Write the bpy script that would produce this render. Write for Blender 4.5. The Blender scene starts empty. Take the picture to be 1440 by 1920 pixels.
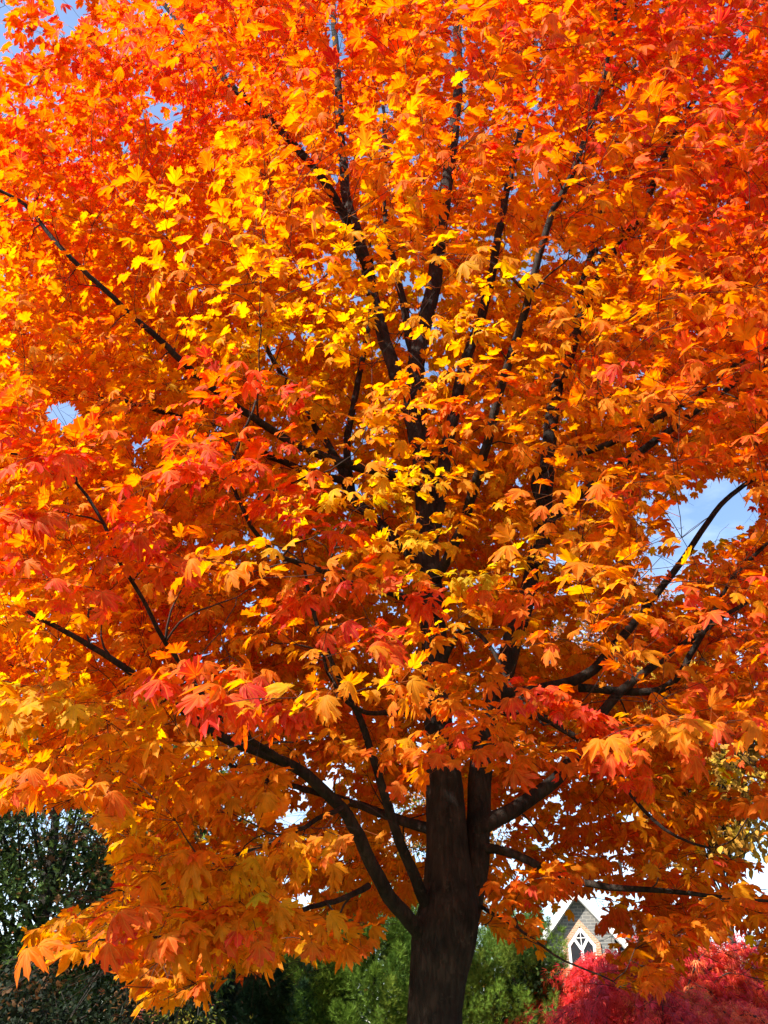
import bpy, math, random
import numpy as np
from mathutils import Vector

R = math.radians
random.seed(7)
rng = np.random.default_rng(11)

# ------------------------------------------------------------------ camera
scene = bpy.context.scene
CAM = np.array([0.0, 0.0, 1.6])
PITCH = R(32.0)
TANV = 0.608                        # tan of half the vertical field of view
cam_data = bpy.data.cameras.new("camera")
cam = bpy.data.objects.new("camera", cam_data)
scene.collection.objects.link(cam)
cam.location = CAM
cam.rotation_euler = (R(90) + PITCH, 0, 0)
cam_data.sensor_fit = 'VERTICAL'
cam_data.sensor_height = 36.0
cam_data.lens = 18.0 / TANV
cam_data.clip_start = 0.05
cam_data.clip_end = 2000
scene.camera = cam

# ------------------------------------------------------------------ sky and sun
SUN_DIR = np.array([-0.72, -0.42, 0.74]); SUN_DIR /= np.linalg.norm(SUN_DIR)   # towards the sun
SUN_EL = math.asin(SUN_DIR[2]); SUN_ROT = math.atan2(SUN_DIR[0], SUN_DIR[1])
world = bpy.data.worlds.new("World"); scene.world = world
world.use_nodes = True
wn, wl = world.node_tree.nodes, world.node_tree.links
wn.clear()
out = wn.new("ShaderNodeOutputWorld"); bg = wn.new("ShaderNodeBackground")
sky = wn.new("ShaderNodeTexSky"); sky.sky_type = 'NISHITA'; sky.sun_disc = False
sky.sun_elevation = SUN_EL; sky.sun_rotation = SUN_ROT
sky.air_density = 1.0; sky.dust_density = 0.3; sky.ozone_density = 1.7
tc = wn.new("ShaderNodeTexCoord")
mp = wn.new("ShaderNodeMapping"); mp.inputs['Scale'].default_value = (1.5, 1.5, 4.2)
nz = wn.new("ShaderNodeTexNoise"); nz.inputs['Scale'].default_value = 1.6; nz.inputs['Detail'].default_value = 7
nz.inputs['Roughness'].default_value = 0.62; nz.inputs['Distortion'].default_value = 0.5
rp = wn.new("ShaderNodeValToRGB"); rp.color_ramp.elements[0].position = 0.47; rp.color_ramp.elements[1].position = 0.74
sep = wn.new("ShaderNodeSeparateXYZ")
mr = wn.new("ShaderNodeMapRange"); mr.inputs[1].default_value = 0.0; mr.inputs[2].default_value = 0.75
mr.inputs[3].default_value = 1.0; mr.inputs[4].default_value = 0.06     # more cloud low in the sky
mul = wn.new("ShaderNodeMath"); mul.operation = 'MULTIPLY'
mixc = wn.new("ShaderNodeMixRGB"); mixc.inputs[2].default_value = (5.6, 6.2, 6.9, 1)
wl.new(tc.outputs['Generated'], mp.inputs[0]); wl.new(mp.outputs[0], nz.inputs['Vector'])
wl.new(nz.outputs['Fac'], rp.inputs[0]); wl.new(tc.outputs['Generated'], sep.inputs[0])
wl.new(sep.outputs['Z'], mr.inputs[0]); wl.new(rp.outputs['Color'], mul.inputs[0]); wl.new(mr.outputs[0], mul.inputs[1])
wl.new(mul.outputs[0], mixc.inputs[0]); wl.new(sky.outputs[0], mixc.inputs[1])
wl.new(mixc.outputs[0], bg.inputs[0]); bg.inputs[1].default_value = 0.125
wl.new(bg.outputs[0], out.inputs[0])

sun_data = bpy.data.lights.new("sun", 'SUN'); sun_data.energy = 4.8; sun_data.angle = R(0.53)
sun_data.color = (1.0, 0.945, 0.86)
sun = bpy.data.objects.new("sun", sun_data); scene.collection.objects.link(sun)
sun.rotation_euler = Vector(SUN_DIR).to_track_quat('Z', 'Y').to_euler()
sun.location = (-20, -20, 25)

vs = scene.view_settings
vs.view_transform = 'Standard'; vs.look = 'None'; vs.exposure = 1.45; vs.gamma = 1.0; vs.use_curve_mapping = False
scene.render.engine = 'CYCLES'
cy = scene.cycles
cy.max_bounces = 18; cy.diffuse_bounces = 9; cy.transmission_bounces = 14; cy.glossy_bounces = 2
cy.use_denoising = True

# ------------------------------------------------------------------ picture <-> place
FPX = 960.0 / TANV                  # focal length in photograph pixels
CP, SP = math.cos(PITCH), math.sin(PITCH)
RIGHT = np.array([1.0, 0, 0]); FWD = np.array([0, CP, SP]); UPV = np.array([0, -SP, CP])

def at(px, py, Y):
    """the point seen at photograph pixel (px, py) that stands Y metres away from the photographer"""
    d = RIGHT * ((px - 720) / FPX) + UPV * ((960 - py) / FPX) + FWD
    return CAM + d * (Y / d[1])

def proj(P):
    P = np.asarray(P, float) - CAM
    z = P @ FWD
    zz = np.where(z > 0.05, z, 0.05)
    return 720 + FPX * (P @ RIGHT) / zz, 960 - FPX * (P @ UPV) / zz, z

def px2m(w, P):
    return w * float((np.asarray(P) - CAM) @ FWD) / FPX

def norm(v):
    v = np.asarray(v, float)
    n = np.linalg.norm(v, axis=-1, keepdims=True)
    return v / np.maximum(n, 1e-9)

# ------------------------------------------------------------------ object helpers
def tag(o, label=None, cat=None, group=None, kind=None):
    if label: o["label"] = label
    if cat: o["category"] = cat
    if group: o["group"] = group
    if kind: o["kind"] = kind
    return o

def empty(name, loc, label, cat, group=None):
    o = bpy.data.objects.new(name, None); scene.collection.objects.link(o)
    o.location = [float(c) for c in loc]; o.empty_display_size = 0.3
    return tag(o, label, cat, group)

def link(name, me, mat, parent=None):
    me.materials.append(mat)
    o = bpy.data.objects.new(name, me); scene.collection.objects.link(o)
    if parent is not None:
        o.parent = parent
        o.matrix_parent_inverse.identity()
        o.location = [-c for c in parent.location]      # meshes are written in world coordinates
    return o

def mesh_np(name, V, F, col=None, uv=None, smooth=False):
    """V (n,3), F (m,k): one array of equal faces; col (n,3) per vertex; uv (n,2) per vertex"""
    V = np.ascontiguousarray(V, np.float32); F = np.ascontiguousarray(F, np.int32)
    me = bpy.data.meshes.new(name)
    m, k = F.shape
    me.vertices.add(len(V)); me.vertices.foreach_set("co", V.ravel())
    me.loops.add(m * k); me.loops.foreach_set("vertex_index", F.ravel())
    me.polygons.add(m); me.polygons.foreach_set("loop_start", np.arange(0, m * k, k, dtype=np.int32))
    try: me.polygons.foreach_set("loop_total", np.full(m, k, np.int32))
    except Exception: pass
    me.polygons.foreach_set("use_smooth", np.full(m, smooth, bool))
    if col is not None:
        a = me.color_attributes.new("tint", 'FLOAT_COLOR', 'POINT')
        c = np.ones((len(V), 4), np.float32); c[:, :3] = col
        a.data.foreach_set("color", c.ravel())
    if uv is not None:
        a = me.attributes.new("leaf_xy", 'FLOAT2', 'POINT')
        a.data.foreach_set("vector", np.ascontiguousarray(uv, np.float32).ravel())
    me.update(calc_edges=True)
    return me

class MB:
    """collects quads/tris of boxes, prisms and tubes for one mesh"""
    def __init__(s): s.v, s.f, s.n = [], [], 0
    def add(s, V, F):
        s.v.append(np.asarray(V, float)); s.f += [tuple(int(i) + s.n for i in f) for f in F]; s.n += len(V)
    def box(s, c, size, M=None):
        c = np.asarray(c, float); h = np.asarray(size, float) / 2
        V = np.array([[x, y, z] for x in (-1, 1) for y in (-1, 1) for z in (-1, 1)]) * h + c
        if M is not None: V = V @ M.T
        s.add(V, [(0, 1, 3, 2), (4, 6, 7, 5), (0, 4, 5, 1), (2, 3, 7, 6), (0, 2, 6, 4), (1, 5, 7, 3)])
    def prism(s, poly, y0, y1):
        """poly in (x,z), extruded along y"""
        n = len(poly)
        V = [(x, y0, z) for x, z in poly] + [(x, y1, z) for x, z in poly]
        F = [tuple(range(n)), tuple(range(2 * n - 1, n - 1, -1))] + [(i, n + i, n + (i + 1) % n, (i + 1) % n) for i in range(n)]
        s.add(V, F)
    def tube(s, P, r, k=6, ridge=0.0, seed=0):
        V, F = tube(P, r, k, ridge, seed)
        s.add(V, F)
    def mesh(s, name, M=None, loc=(0, 0, 0), smooth=False):
        V = np.concatenate(s.v)
        if M is not None: V = V @ np.asarray(M).T
        V = V + np.asarray(loc)
        me = bpy.data.meshes.new(name); me.from_pydata(V.tolist(), [], s.f)
        if smooth: me.polygons.foreach_set("use_smooth", np.ones(len(me.polygons), bool))
        me.update(); return me

def tube(P, r, k=6, ridge=0.0, seed=0):
    P = np.asarray(P, float); r = np.asarray(r, float); n = len(P)
    T = norm(np.gradient(P, axis=0))
    ref = np.array([0.0, 0, 1]) if abs(T[0][2]) < 0.8 else np.array([1.0, 0, 0])
    A = np.zeros_like(P); a = norm(np.cross(T[0], ref))
    for i in range(n):
        a = a - T[i] * (a @ T[i]); a = a / max(np.linalg.norm(a), 1e-9); A[i] = a
    B = np.cross(T, A)
    th = np.arange(k) * 2 * math.pi / k
    rad = np.ones((n, k))
    if ridge:
        g = np.random.default_rng(seed); s = np.arange(n)[:, None] * 0.35
        for q in (2, 3, 5, 8):
            ph, dr = g.uniform(0, 6.28, 2)
            rad += ridge / q * 2 * np.sin(q * th[None] + ph + 0.4 * np.sin(s * 0.6 / q + dr))
        rad += ridge * 0.6 * g.normal(0, 0.35, (n, k))
    rr = r[:, None] * rad
    V = P[:, None] + rr[..., None] * (np.cos(th)[None, :, None] * A[:, None] + np.sin(th)[None, :, None] * B[:, None])
    V = V.reshape(-1, 3)
    i = np.arange(n - 1)[:, None] * k; j = np.arange(k)[None]; jn = (j + 1) % k
    F = np.stack([i + j, i + jn, i + k + jn, i + k + j], -1).reshape(-1, 4)
    F = [tuple(x) for x in F]
    F.append(tuple(range(k - 1, -1, -1))); F.append(tuple((n - 1) * k + q for q in range(k)))
    return V, F

def spline(P, step):
    """Catmull-Rom through rows of P (any width), resampled about every `step` metres"""
    P = np.asarray(P, float)
    Q = np.vstack([2 * P[0] - P[1], P, 2 * P[-1] - P[-2]])
    o = []
    for i in range(1, len(Q) - 2):
        a, b, c, d = Q[i - 1], Q[i], Q[i + 1], Q[i + 2]
        m = max(2, int(np.linalg.norm((c - b)[:3]) / step))
        for t in np.arange(m) / m:
            o.append(0.5 * (2 * b + (c - a) * t + (2 * a - 5 * b + 4 * c - d) * t * t + (3 * b - a - 3 * c + d) * t ** 3))
    o.append(P[-1]); return np.array(o)

# ------------------------------------------------------------------ materials
def new_mat(name):
    m = bpy.data.materials.new(name); m.use_nodes = True
    n, l = m.node_tree.nodes, m.node_tree.links
    return m, n, l, n["Principled BSDF"], n["Material Output"]

def leaf_mat(name, transl=0.5, rough=0.45, veins=False, spec=0.35, gain=1.0, sat=1.0):
    m, n, l, p, o = new_mat(name)
    at_ = n.new("ShaderNodeAttribute"); at_.attribute_name = "tint"
    col = at_.outputs['Color']
    geo = n.new("ShaderNodeTexCoord")
    no = n.new("ShaderNodeTexNoise"); no.inputs['Scale'].default_value = 26; no.inputs['Detail'].default_value = 3
    l.new(geo.outputs['Object'], no.inputs['Vector'])
    r_ = n.new("ShaderNodeMapRange"); r_.inputs[1].default_value = 0.3; r_.inputs[2].default_value = 0.7
    r_.inputs[3].default_value = 0.74; r_.inputs[4].default_value = 1.14
    l.new(no.outputs['Fac'], r_.inputs[0])
    mx = n.new("ShaderNodeMixRGB"); mx.blend_type = 'MULTIPLY'; mx.inputs[0].default_value = 1
    l.new(col, mx.inputs[1]); l.new(r_.outputs[0], mx.inputs[2]); col = mx.outputs[0]
    if veins:
        uv = n.new("ShaderNodeAttribute"); uv.attribute_name = "leaf_xy"
        s = n.new("ShaderNodeSeparateXYZ"); l.new(uv.outputs['Vector'], s.inputs[0])
        def M(op, a, b=None):
            q = n.new("ShaderNodeMath"); q.operation = op
            for i, v in enumerate((a, b)):
                if v is None: continue
                if isinstance(v, (int, float)): q.inputs[i].default_value = v
                else: l.new(v, q.inputs[i])
            return q.outputs[0]
        ax = M('ABSOLUTE', s.outputs[0]); ang = M('ARCTAN2', ax, s.outputs[1])
        rad = M('SQRT', M('ADD', M('MULTIPLY', ax, ax), M('MULTIPLY', s.outputs[1], s.outputs[1])))
        d = M('MINIMUM', M('MINIMUM', ang, M('ABSOLUTE', M('SUBTRACT', ang, 0.66))), M('ABSOLUTE', M('SUBTRACT', ang, 1.25)))
        d = M('MULTIPLY', d, rad)
        w = n.new("ShaderNodeMapRange"); w.inputs[1].default_value = 0.006; w.inputs[2].default_value = 0.022
        w.inputs[3].default_value = 0.45; w.inputs[4].default_value = 0.0
        l.new(d, w.inputs[0])
        v = n.new("ShaderNodeMixRGB"); v.inputs[2].default_value = (0.72, 0.36, 0.05, 1)
        l.new(w.outputs[0], v.inputs[0]); l.new(col, v.inputs[1]); col = v.outputs[0]
        sp = n.new("ShaderNodeTexNoise"); sp.inputs['Scale'].default_value = 150; sp.inputs['Detail'].default_value = 2
        l.new(geo.outputs['Object'], sp.inputs['Vector'])
        sr = n.new("ShaderNodeMapRange"); sr.inputs[1].default_value = 0.70; sr.inputs[2].default_value = 0.76; sr.inputs[3].default_value = 0; sr.inputs[4].default_value = 0.8
        l.new(sp.outputs['Fac'], sr.inputs[0])
        sm = n.new("ShaderNodeMixRGB"); sm.inputs[2].default_value = (0.13, 0.05, 0.02, 1)
        l.new(sr.outputs[0], sm.inputs[0]); l.new(col, sm.inputs[1]); col = sm.outputs[0]
        bp = n.new("ShaderNodeBump"); bp.inputs['Strength'].default_value = 0.35; bp.inputs['Distance'].default_value = 0.004
        l.new(w.outputs[0], bp.inputs['Height']); l.new(bp.outputs[0], p.inputs['Normal'])
    p.inputs['Roughness'].default_value = rough
    p.inputs['Specular IOR Level'].default_value = spec
    l.new(col, p.inputs['Base Color'])
    tr = n.new("ShaderNodeBsdfTranslucent")
    hs = n.new("ShaderNodeHueSaturation"); hs.inputs['Saturation'].default_value = sat; hs.inputs['Value'].default_value = gain
    l.new(col, hs.inputs['Color']); l.new(hs.outputs[0], tr.inputs['Color'])
    ms = n.new("ShaderNodeMixShader"); ms.inputs[0].default_value = transl
    l.new(p.outputs[0], ms.inputs[1]); l.new(tr.outputs[0], ms.inputs[2]); l.new(ms.outputs[0], o.inputs[0])
    return m

def bark_mat(name, c0, c1, scale=9, bump=0.5, stretch=0.22):
    m, n, l, p, o = new_mat(name)
    tcn = n.new("ShaderNodeTexCoord"); mpn = n.new("ShaderNodeMapping"); mpn.inputs['Scale'].default_value = (1, 1, stretch)
    l.new(tcn.outputs['Object'], mpn.inputs[0])
    a = n.new("ShaderNodeTexNoise"); a.inputs['Scale'].default_value = scale * 3; a.inputs['Detail'].default_value = 8; a.inputs['Roughness'].default_value = 0.65
    b = n.new("ShaderNodeTexNoise"); b.inputs['Scale'].default_value = scale * 0.6; b.inputs['Detail'].default_value = 4
    l.new(mpn.outputs[0], a.inputs['Vector']); l.new(tcn.outputs['Object'], b.inputs['Vector'])
    ad = n.new("ShaderNodeMath"); ad.operation = 'ADD'; l.new(a.outputs['Fac'], ad.inputs[0]); l.new(b.outputs['Fac'], ad.inputs[1])
    rpn = n.new("ShaderNodeValToRGB"); rpn.color_ramp.elements[0].position = 0.38; rpn.color_ramp.elements[1].position = 0.64
    hf = n.new("ShaderNodeMath"); hf.operation = 'MULTIPLY'; hf.inputs[1].default_value = 0.5; l.new(ad.outputs[0], hf.inputs[0])
    rpn.color_ramp.elements[0].color = (*c0, 1); rpn.color_ramp.elements[1].color = (*c1, 1)
    l.new(hf.outputs[0], rpn.inputs[0])
    lc = n.new("ShaderNodeTexNoise"); lc.inputs['Scale'].default_value = scale * 1.1; lc.inputs['Detail'].default_value = 10; lc.inputs['Roughness'].default_value = 0.7
    l.new(tcn.outputs['Object'], lc.inputs['Vector'])
    lr_ = n.new("ShaderNodeMapRange"); lr_.inputs[1].default_value = 0.60; lr_.inputs[2].default_value = 0.68; lr_.inputs[3].default_value = 0; lr_.inputs[4].default_value = 0.55
    l.new(lc.outputs['Fac'], lr_.inputs[0])
    lm = n.new("ShaderNodeMixRGB"); lm.inputs[2].default_value = (c1[0] * 2.0, c1[1] * 2.15, c1[2] * 2.2, 1)
    l.new(lr_.outputs[0], lm.inputs[0]); l.new(rpn.outputs[0], lm.inputs[1]); l.new(lm.outputs[0], p.inputs['Base Color'])
    vo = n.new("ShaderNodeTexVoronoi"); vo.feature = 'DISTANCE_TO_EDGE'; vo.inputs['Scale'].default_value = scale * 2.2
    mv = n.new("ShaderNodeMapping"); mv.inputs['Scale'].default_value = (1, 1, stretch * 1.6); l.new(tcn.outputs['Object'], mv.inputs[0])
    wv = n.new("ShaderNodeMixRGB"); wv.blend_type = 'LINEAR_LIGHT'; wv.inputs[0].default_value = 0.06; l.new(mv.outputs[0], wv.inputs[1]); l.new(a.outputs['Color'], wv.inputs[2])
    l.new(wv.outputs[0], vo.inputs['Vector'])
    b2 = n.new("ShaderNodeBump"); b2.inputs['Strength'].default_value = bump * 0.9; b2.inputs['Distance'].default_value = 0.03
    vr = n.new("ShaderNodeMapRange"); vr.inputs[2].default_value = 0.18; l.new(vo.outputs['Distance'], vr.inputs[0]); l.new(vr.outputs[0], b2.inputs['Height'])
    bp = n.new("ShaderNodeBump"); bp.inputs['Strength'].default_value = bump; bp.inputs['Distance'].default_value = 0.02
    l.new(a.outputs['Fac'], bp.inputs['Height']); l.new(b2.outputs[0], bp.inputs['Normal']); l.new(bp.outputs[0], p.inputs['Normal'])
    p.inputs['Roughness'].default_value = 0.85; p.inputs['Specular IOR Level'].default_value = 0.2
    return m

def plain(name, c, rough=0.7, var=0.12, scale=6.0, spec=0.3):
    m, n, l, p, o = new_mat(name)
    tcn = n.new("ShaderNodeTexCoord"); a = n.new("ShaderNodeTexNoise"); a.inputs['Scale'].default_value = scale; a.inputs['Detail'].default_value = 5
    l.new(tcn.outputs['Object'], a.inputs['Vector'])
    rpn = n.new("ShaderNodeValToRGB")
    rpn.color_ramp.elements[0].position = 0.3; rpn.color_ramp.elements[1].position = 0.7
    rpn.color_ramp.elements[0].color = (*[x * (1 - var) for x in c], 1); rpn.color_ramp.elements[1].color = (*[min(1, x * (1 + var)) for x in c], 1)
    l.new(a.outputs['Fac'], rpn.inputs[0]); l.new(rpn.outputs[0], p.inputs['Base Color'])
    p.inputs['Roughness'].default_value = rough; p.inputs['Specular IOR Level'].default_value = spec
    return m

def brick_mat(name, c1, c2, mortar, w, h, msize, bump=0.4):
    m, n, l, p, o = new_mat(name)
    tcn = n.new("ShaderNodeTexCoord"); s = n.new("ShaderNodeSeparateXYZ"); cmb = n.new("ShaderNodeCombineXYZ")
    l.new(tcn.outputs['Object'], s.inputs[0]); l.new(s.outputs[0], cmb.inputs[0]); l.new(s.outputs[2], cmb.inputs[1])
    no = n.new("ShaderNodeTexNoise"); no.inputs['Scale'].default_value = 3.0
    l.new(tcn.outputs['Object'], no.inputs['Vector'])
    dis = n.new("ShaderNodeMixRGB"); dis.blend_type = 'LINEAR_LIGHT'; dis.inputs[0].default_value = 0.04
    l.new(cmb.outputs[0], dis.inputs[1]); l.new(no.outputs['Color'], dis.inputs[2])
    b = n.new("ShaderNodeTexBrick"); b.inputs['Scale'].default_value = 1.0
    b.inputs['Brick Width'].default_value = w; b.inputs['Row Height'].default_value = h; b.inputs['Mortar Size'].default_value = msize
    b.inputs['Color1'].default_value = (*c1, 1); b.inputs['Color2'].default_value = (*c2, 1); b.inputs['Mortar'].default_value = (*mortar, 1)
    l.new(dis.outputs[0], b.inputs['Vector']); l.new(b.outputs['Color'], p.inputs['Base Color'])
    bp = n.new("ShaderNodeBump"); bp.inputs['Strength'].default_value = bump; bp.inputs['Distance'].default_value = 0.03; bp.invert = True
    l.new(b.outputs['Fac'], bp.inputs['Height']); l.new(bp.outputs[0], p.inputs['Normal'])
    p.inputs['Roughness'].default_value = 0.9
    return m

M_MAPLE = leaf_mat("maple_leaf", 0.63, 0.6, veins=True, spec=0.14, gain=1.2, sat=1.05)
M_BARK = bark_mat("maple_bark", (0.008, 0.006, 0.0045), (0.048, 0.035, 0.025), 10, 0.7, 0.2)
M_TWIG = bark_mat("maple_twig", (0.022, 0.013, 0.010), (0.060, 0.036, 0.026), 14, 0.2)
M_BGBARK = bark_mat("dark_bark", (0.02, 0.016, 0.012), (0.06, 0.05, 0.038))
M_BGLEAF = leaf_mat("small_leaf", 0.4, 0.6, spec=0.12)
M_YEW = leaf_mat("yew_needles", 0.25, 0.6, spec=0.12)
M_LACE = leaf_mat("laceleaf", 0.42, 0.55, spec=0.2)

# ------------------------------------------------------------------ ground
def lawn():
    n = 60
    g = np.linspace(-1, 1, n + 1); g = np.sign(g) * np.abs(g) ** 2.6 * 420
    X, Y = np.meshgrid(g, g + 0.0)
    Z = 0.05 * np.sin(X * 0.31) * np.cos(Y * 0.27) * np.exp(-((X ** 2 + Y ** 2) / 900))
    V = np.stack([X, Y, Z], -1).reshape(-1, 3)
    i = np.arange(n)[:, None] * (n + 1) + np.arange(n)[None]
    F = np.stack([i, i + 1, i + n + 2, i + n + 1], -1).reshape(-1, 4)
    m, nn, l, p, o = new_mat("lawn_grass")
    tcn = nn.new("ShaderNodeTexCoord")
    a = nn.new("ShaderNodeTexNoise"); a.inputs['Scale'].default_value = 40; a.inputs['Detail'].default_value = 6
    v = nn.new("ShaderNodeTexVoronoi"); v.inputs['Scale'].default_value = 7
    l.new(tcn.outputs['Object'], a.inputs['Vector']); l.new(tcn.outputs['Object'], v.inputs['Vector'])
    r1 = nn.new("ShaderNodeValToRGB"); r1.color_ramp.elements[0].color = (0.025, 0.045, 0.012, 1); r1.color_ramp.elements[1].color = (0.10, 0.13, 0.035, 1)
    l.new(a.outputs['Fac'], r1.inputs[0])
    r2 = nn.new("ShaderNodeValToRGB"); r2.color_ramp.elements[0].position = 0.22; r2.color_ramp.elements[1].position = 0.30
    r2.color_ramp.elements[0].color = (1, 1, 1, 1); r2.color_ramp.elements[1].color = (0, 0, 0, 1)
    l.new(v.outputs['Distance'], r2.inputs[0])
    mx = nn.new("ShaderNodeMixRGB"); mx.inputs[2].default_value = (0.42, 0.16, 0.03, 1)
    l.new(r2.outputs[0], mx.inputs[0]); l.new(r1.outputs[0], mx.inputs[1]); l.new(mx.outputs[0], p.inputs['Base Color'])
    p.inputs['Roughness'].default_value = 0.9
    o_ = link("lawn", mesh_np("lawn", V, F), m); tag(o_, "green lawn strewn with fallen orange leaves", "lawn", None, "structure")
lawn()

# ------------------------------------------------------------------ maple leaf blades
HALF = [(0.0, 1.0), (0.05, 0.89), (0.16, 0.86), (0.15, 0.74), (0.17, 0.63), (0.26, 0.67), (0.32, 0.77), (0.39, 0.71),
        (0.55, 0.75), (0.51, 0.62), (0.59, 0.52), (0.48, 0.45), (0.38, 0.36), (0.46, 0.31), (0.58, 0.24), (0.47, 0.13), (0.40, 0.02), (0.22, 0.0), (0.08, -0.06)]
HALF_LO = [(0.0, 1.0), (0.16, 0.85), (0.17, 0.62), (0.32, 0.76), (0.55, 0.75), (0.57, 0.52), (0.38, 0.36), (0.58, 0.23), (0.40, 0.0), (0.08, -0.06)]

def blade(half, mid, curl, fold, twist):
    pts = [half[0]] + half[1:] + [(0.0, 0.02)] + [(-x, y) for x, y in reversed(half[1:])]
    pts = np.array(pts); n = len(pts)
    hub = np.array([[0.0, 0.10]])
    if mid:
        ring = hub + (pts - hub) * 0.55
        V2 = np.vstack([hub, ring, pts])
        F = []
        for i in range(n):
            j = (i + 1) % n
            F += [(0, 1 + j, 1 + i), (1 + i, 1 + j, 1 + n + j), (1 + i, 1 + n + j, 1 + n + i)]
    else:
        V2 = np.vstack([hub, pts]); F = [(0, 1 + (i + 1) % n, 1 + i) for i in range(n)]
    x, y = V2[:, 0], V2[:, 1]; r = np.hypot(x, y)
    ang = np.abs(np.arctan2(x, np.maximum(y, -0.2)))
    lobe = np.cos(ang / 0.63 * 2 * math.pi)            # +1 on veins, -1 between them
    z = -curl * r ** 2 - fold * lobe * r * np.minimum(1, r * 2) + twist * x * y - 0.35 * curl * np.abs(x) * (r > 0.3)
    V = np.stack([x, y * (1 - 0.12 * curl * r), z], 1)
    tip = np.clip((r - 0.25) / 0.65, 0, 1)
    return V, np.array(F), V2, tip

def variants(half, mid):
    g = np.random.default_rng(3)
    o = []
    for c, f, t in zip((0.05, 0.16, 0.28, 0.40, 0.22, 0.55, 0.85, -0.15, 0.35, 0.65), (0.05, 0.07, 0.05, 0.08, 0.12, 0.06, 0.10, 0.09, 0.16, 0.03), g.normal(0, 0.2, 10)):
        h = [(x * (1 + g.normal(0, .07)) if x else 0.0, y + g.normal(0, .02)) for x, y in half]
        b_ = blade(h, mid, c, f, t); V = b_[0].copy()
        V[:, 0] += 0.10 * g.normal() * V[:, 1] ** 2 + np.where(V[:, 0] > 0, g.uniform(-.12, .08), g.uniform(-.08, .12)) * np.abs(V[:, 0])   # no leaf is quite even
        V[:, 2] += g.normal(0, .25) * V[:, 0] * np.abs(V[:, 0])
        o.append((V,) + b_[1:])
    return o
HI, LO = variants(HALF, True), variants(HALF_LO, False)

PAL_T = np.array([-0.05, 0.10, 0.25, 0.42, 0.60, 0.76, 0.90, 1.05])
PAL_C = np.array([(0.36, 0.40, 0.03), (0.66, 0.52, 0.022), (0.80, 0.50, 0.014), (0.82, 0.39, 0.010), (0.82, 0.275, 0.009), (0.80, 0.175, 0.012), (0.84, 0.115, 0.025), (0.76, 0.055, 0.05)])
def palette(t):
    t = np.clip(t, PAL_T[0], PAL_T[-1])
    return np.stack([np.interp(t, PAL_T, PAL_C[:, i]) for i in range(3)], -1)

class Leaves:
    def __init__(s): s.base, s.axis, s.nrm, s.size, s.t, s.pet = [], [], [], [], [], []
    def add(s, base, axis, nrm, size, t, pet):
        s.base.append(base); s.axis.append(axis); s.nrm.append(nrm); s.size.append(size); s.t.append(t); s.pet.append(pet)
    def arrays(s):
        return [np.array(a, float) for a in (s.base, s.axis, s.nrm, s.size, s.t, s.pet)]

def leaf_mesh(name, base, axis, nrm, size, t, pet, near=5.2):
    """all blades and petioles of one spray or crown as one triangle mesh"""
    ax = norm(axis); nr = norm(nrm - ax * np.sum(nrm * ax, -1, keepdims=True)); sd = np.cross(ax, nr)
    dist = np.linalg.norm(base - CAM, axis=1)
    var = rng.integers(0, 10, len(base))
    col = palette(t); coltip = palette(t + rng.uniform(0.02, 0.20, len(t)))
    val = rng.uniform(0.80, 1.06, (len(t), 1)); col = col * val; coltip = coltip * val
    VV, FF, CC, UU, off = [], [], [], [], 0
    for lod, sel in ((HI, dist < near), (LO, dist >= near)):
        for k in range(10):
            idx = np.nonzero(sel & (var == k))[0]
            if not len(idx): continue
            V, F, xy, tip = lod[k]
            sx = (size[idx] * rng.uniform(0.9, 1.12, len(idx)))[:, None, None]; sy = size[idx][:, None, None]
            P = base[idx][:, None] + sd[idx][:, None] * V[None, :, 0:1] * sx + ax[idx][:, None] * V[None, :, 1:2] * sy + nr[idx][:, None] * V[None, :, 2:3] * sy
            C = col[idx][:, None] * (1 - tip[None, :, None]) + coltip[idx][:, None] * tip[None, :, None]
            m, nv = len(idx), len(V)
            VV.append(P.reshape(-1, 3)); CC.append(C.reshape(-1, 3)); UU.append(np.tile(xy, (m, 1)))
            FF.append((F[None] + (off + np.arange(m) * nv)[:, None, None]).reshape(-1, 3)); off += m * nv
    # petioles: slim three-cornered strips from twig to blade
    m = len(base); w = 0.0011 + 0.0004 * (dist < 4)
    a, b = pet, base + ax * (size * 0.10)[:, None]
    Q = np.stack([a + sd * w[:, None], a - sd * w[:, None], b + sd * w[:, None], b - sd * w[:, None]], 1)
    VV.append(Q.reshape(-1, 3)); CC.append(np.repeat(np.tile(np.array([[0.42, 0.12, 0.03]]), (m, 1)), 4, 0)); UU.append(np.full((m * 4, 2), 3.0))
    i0 = off + np.arange(m) * 4
    FF.append(np.stack([np.stack([i0, i0 + 1, i0 + 3], 1), np.stack([i0, i0 + 3, i0 + 2], 1)], 1).reshape(-1, 3))
    return mesh_np(name, np.concatenate(VV), np.concatenate(FF), np.concatenate(CC), np.concatenate(UU), smooth=True)

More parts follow.
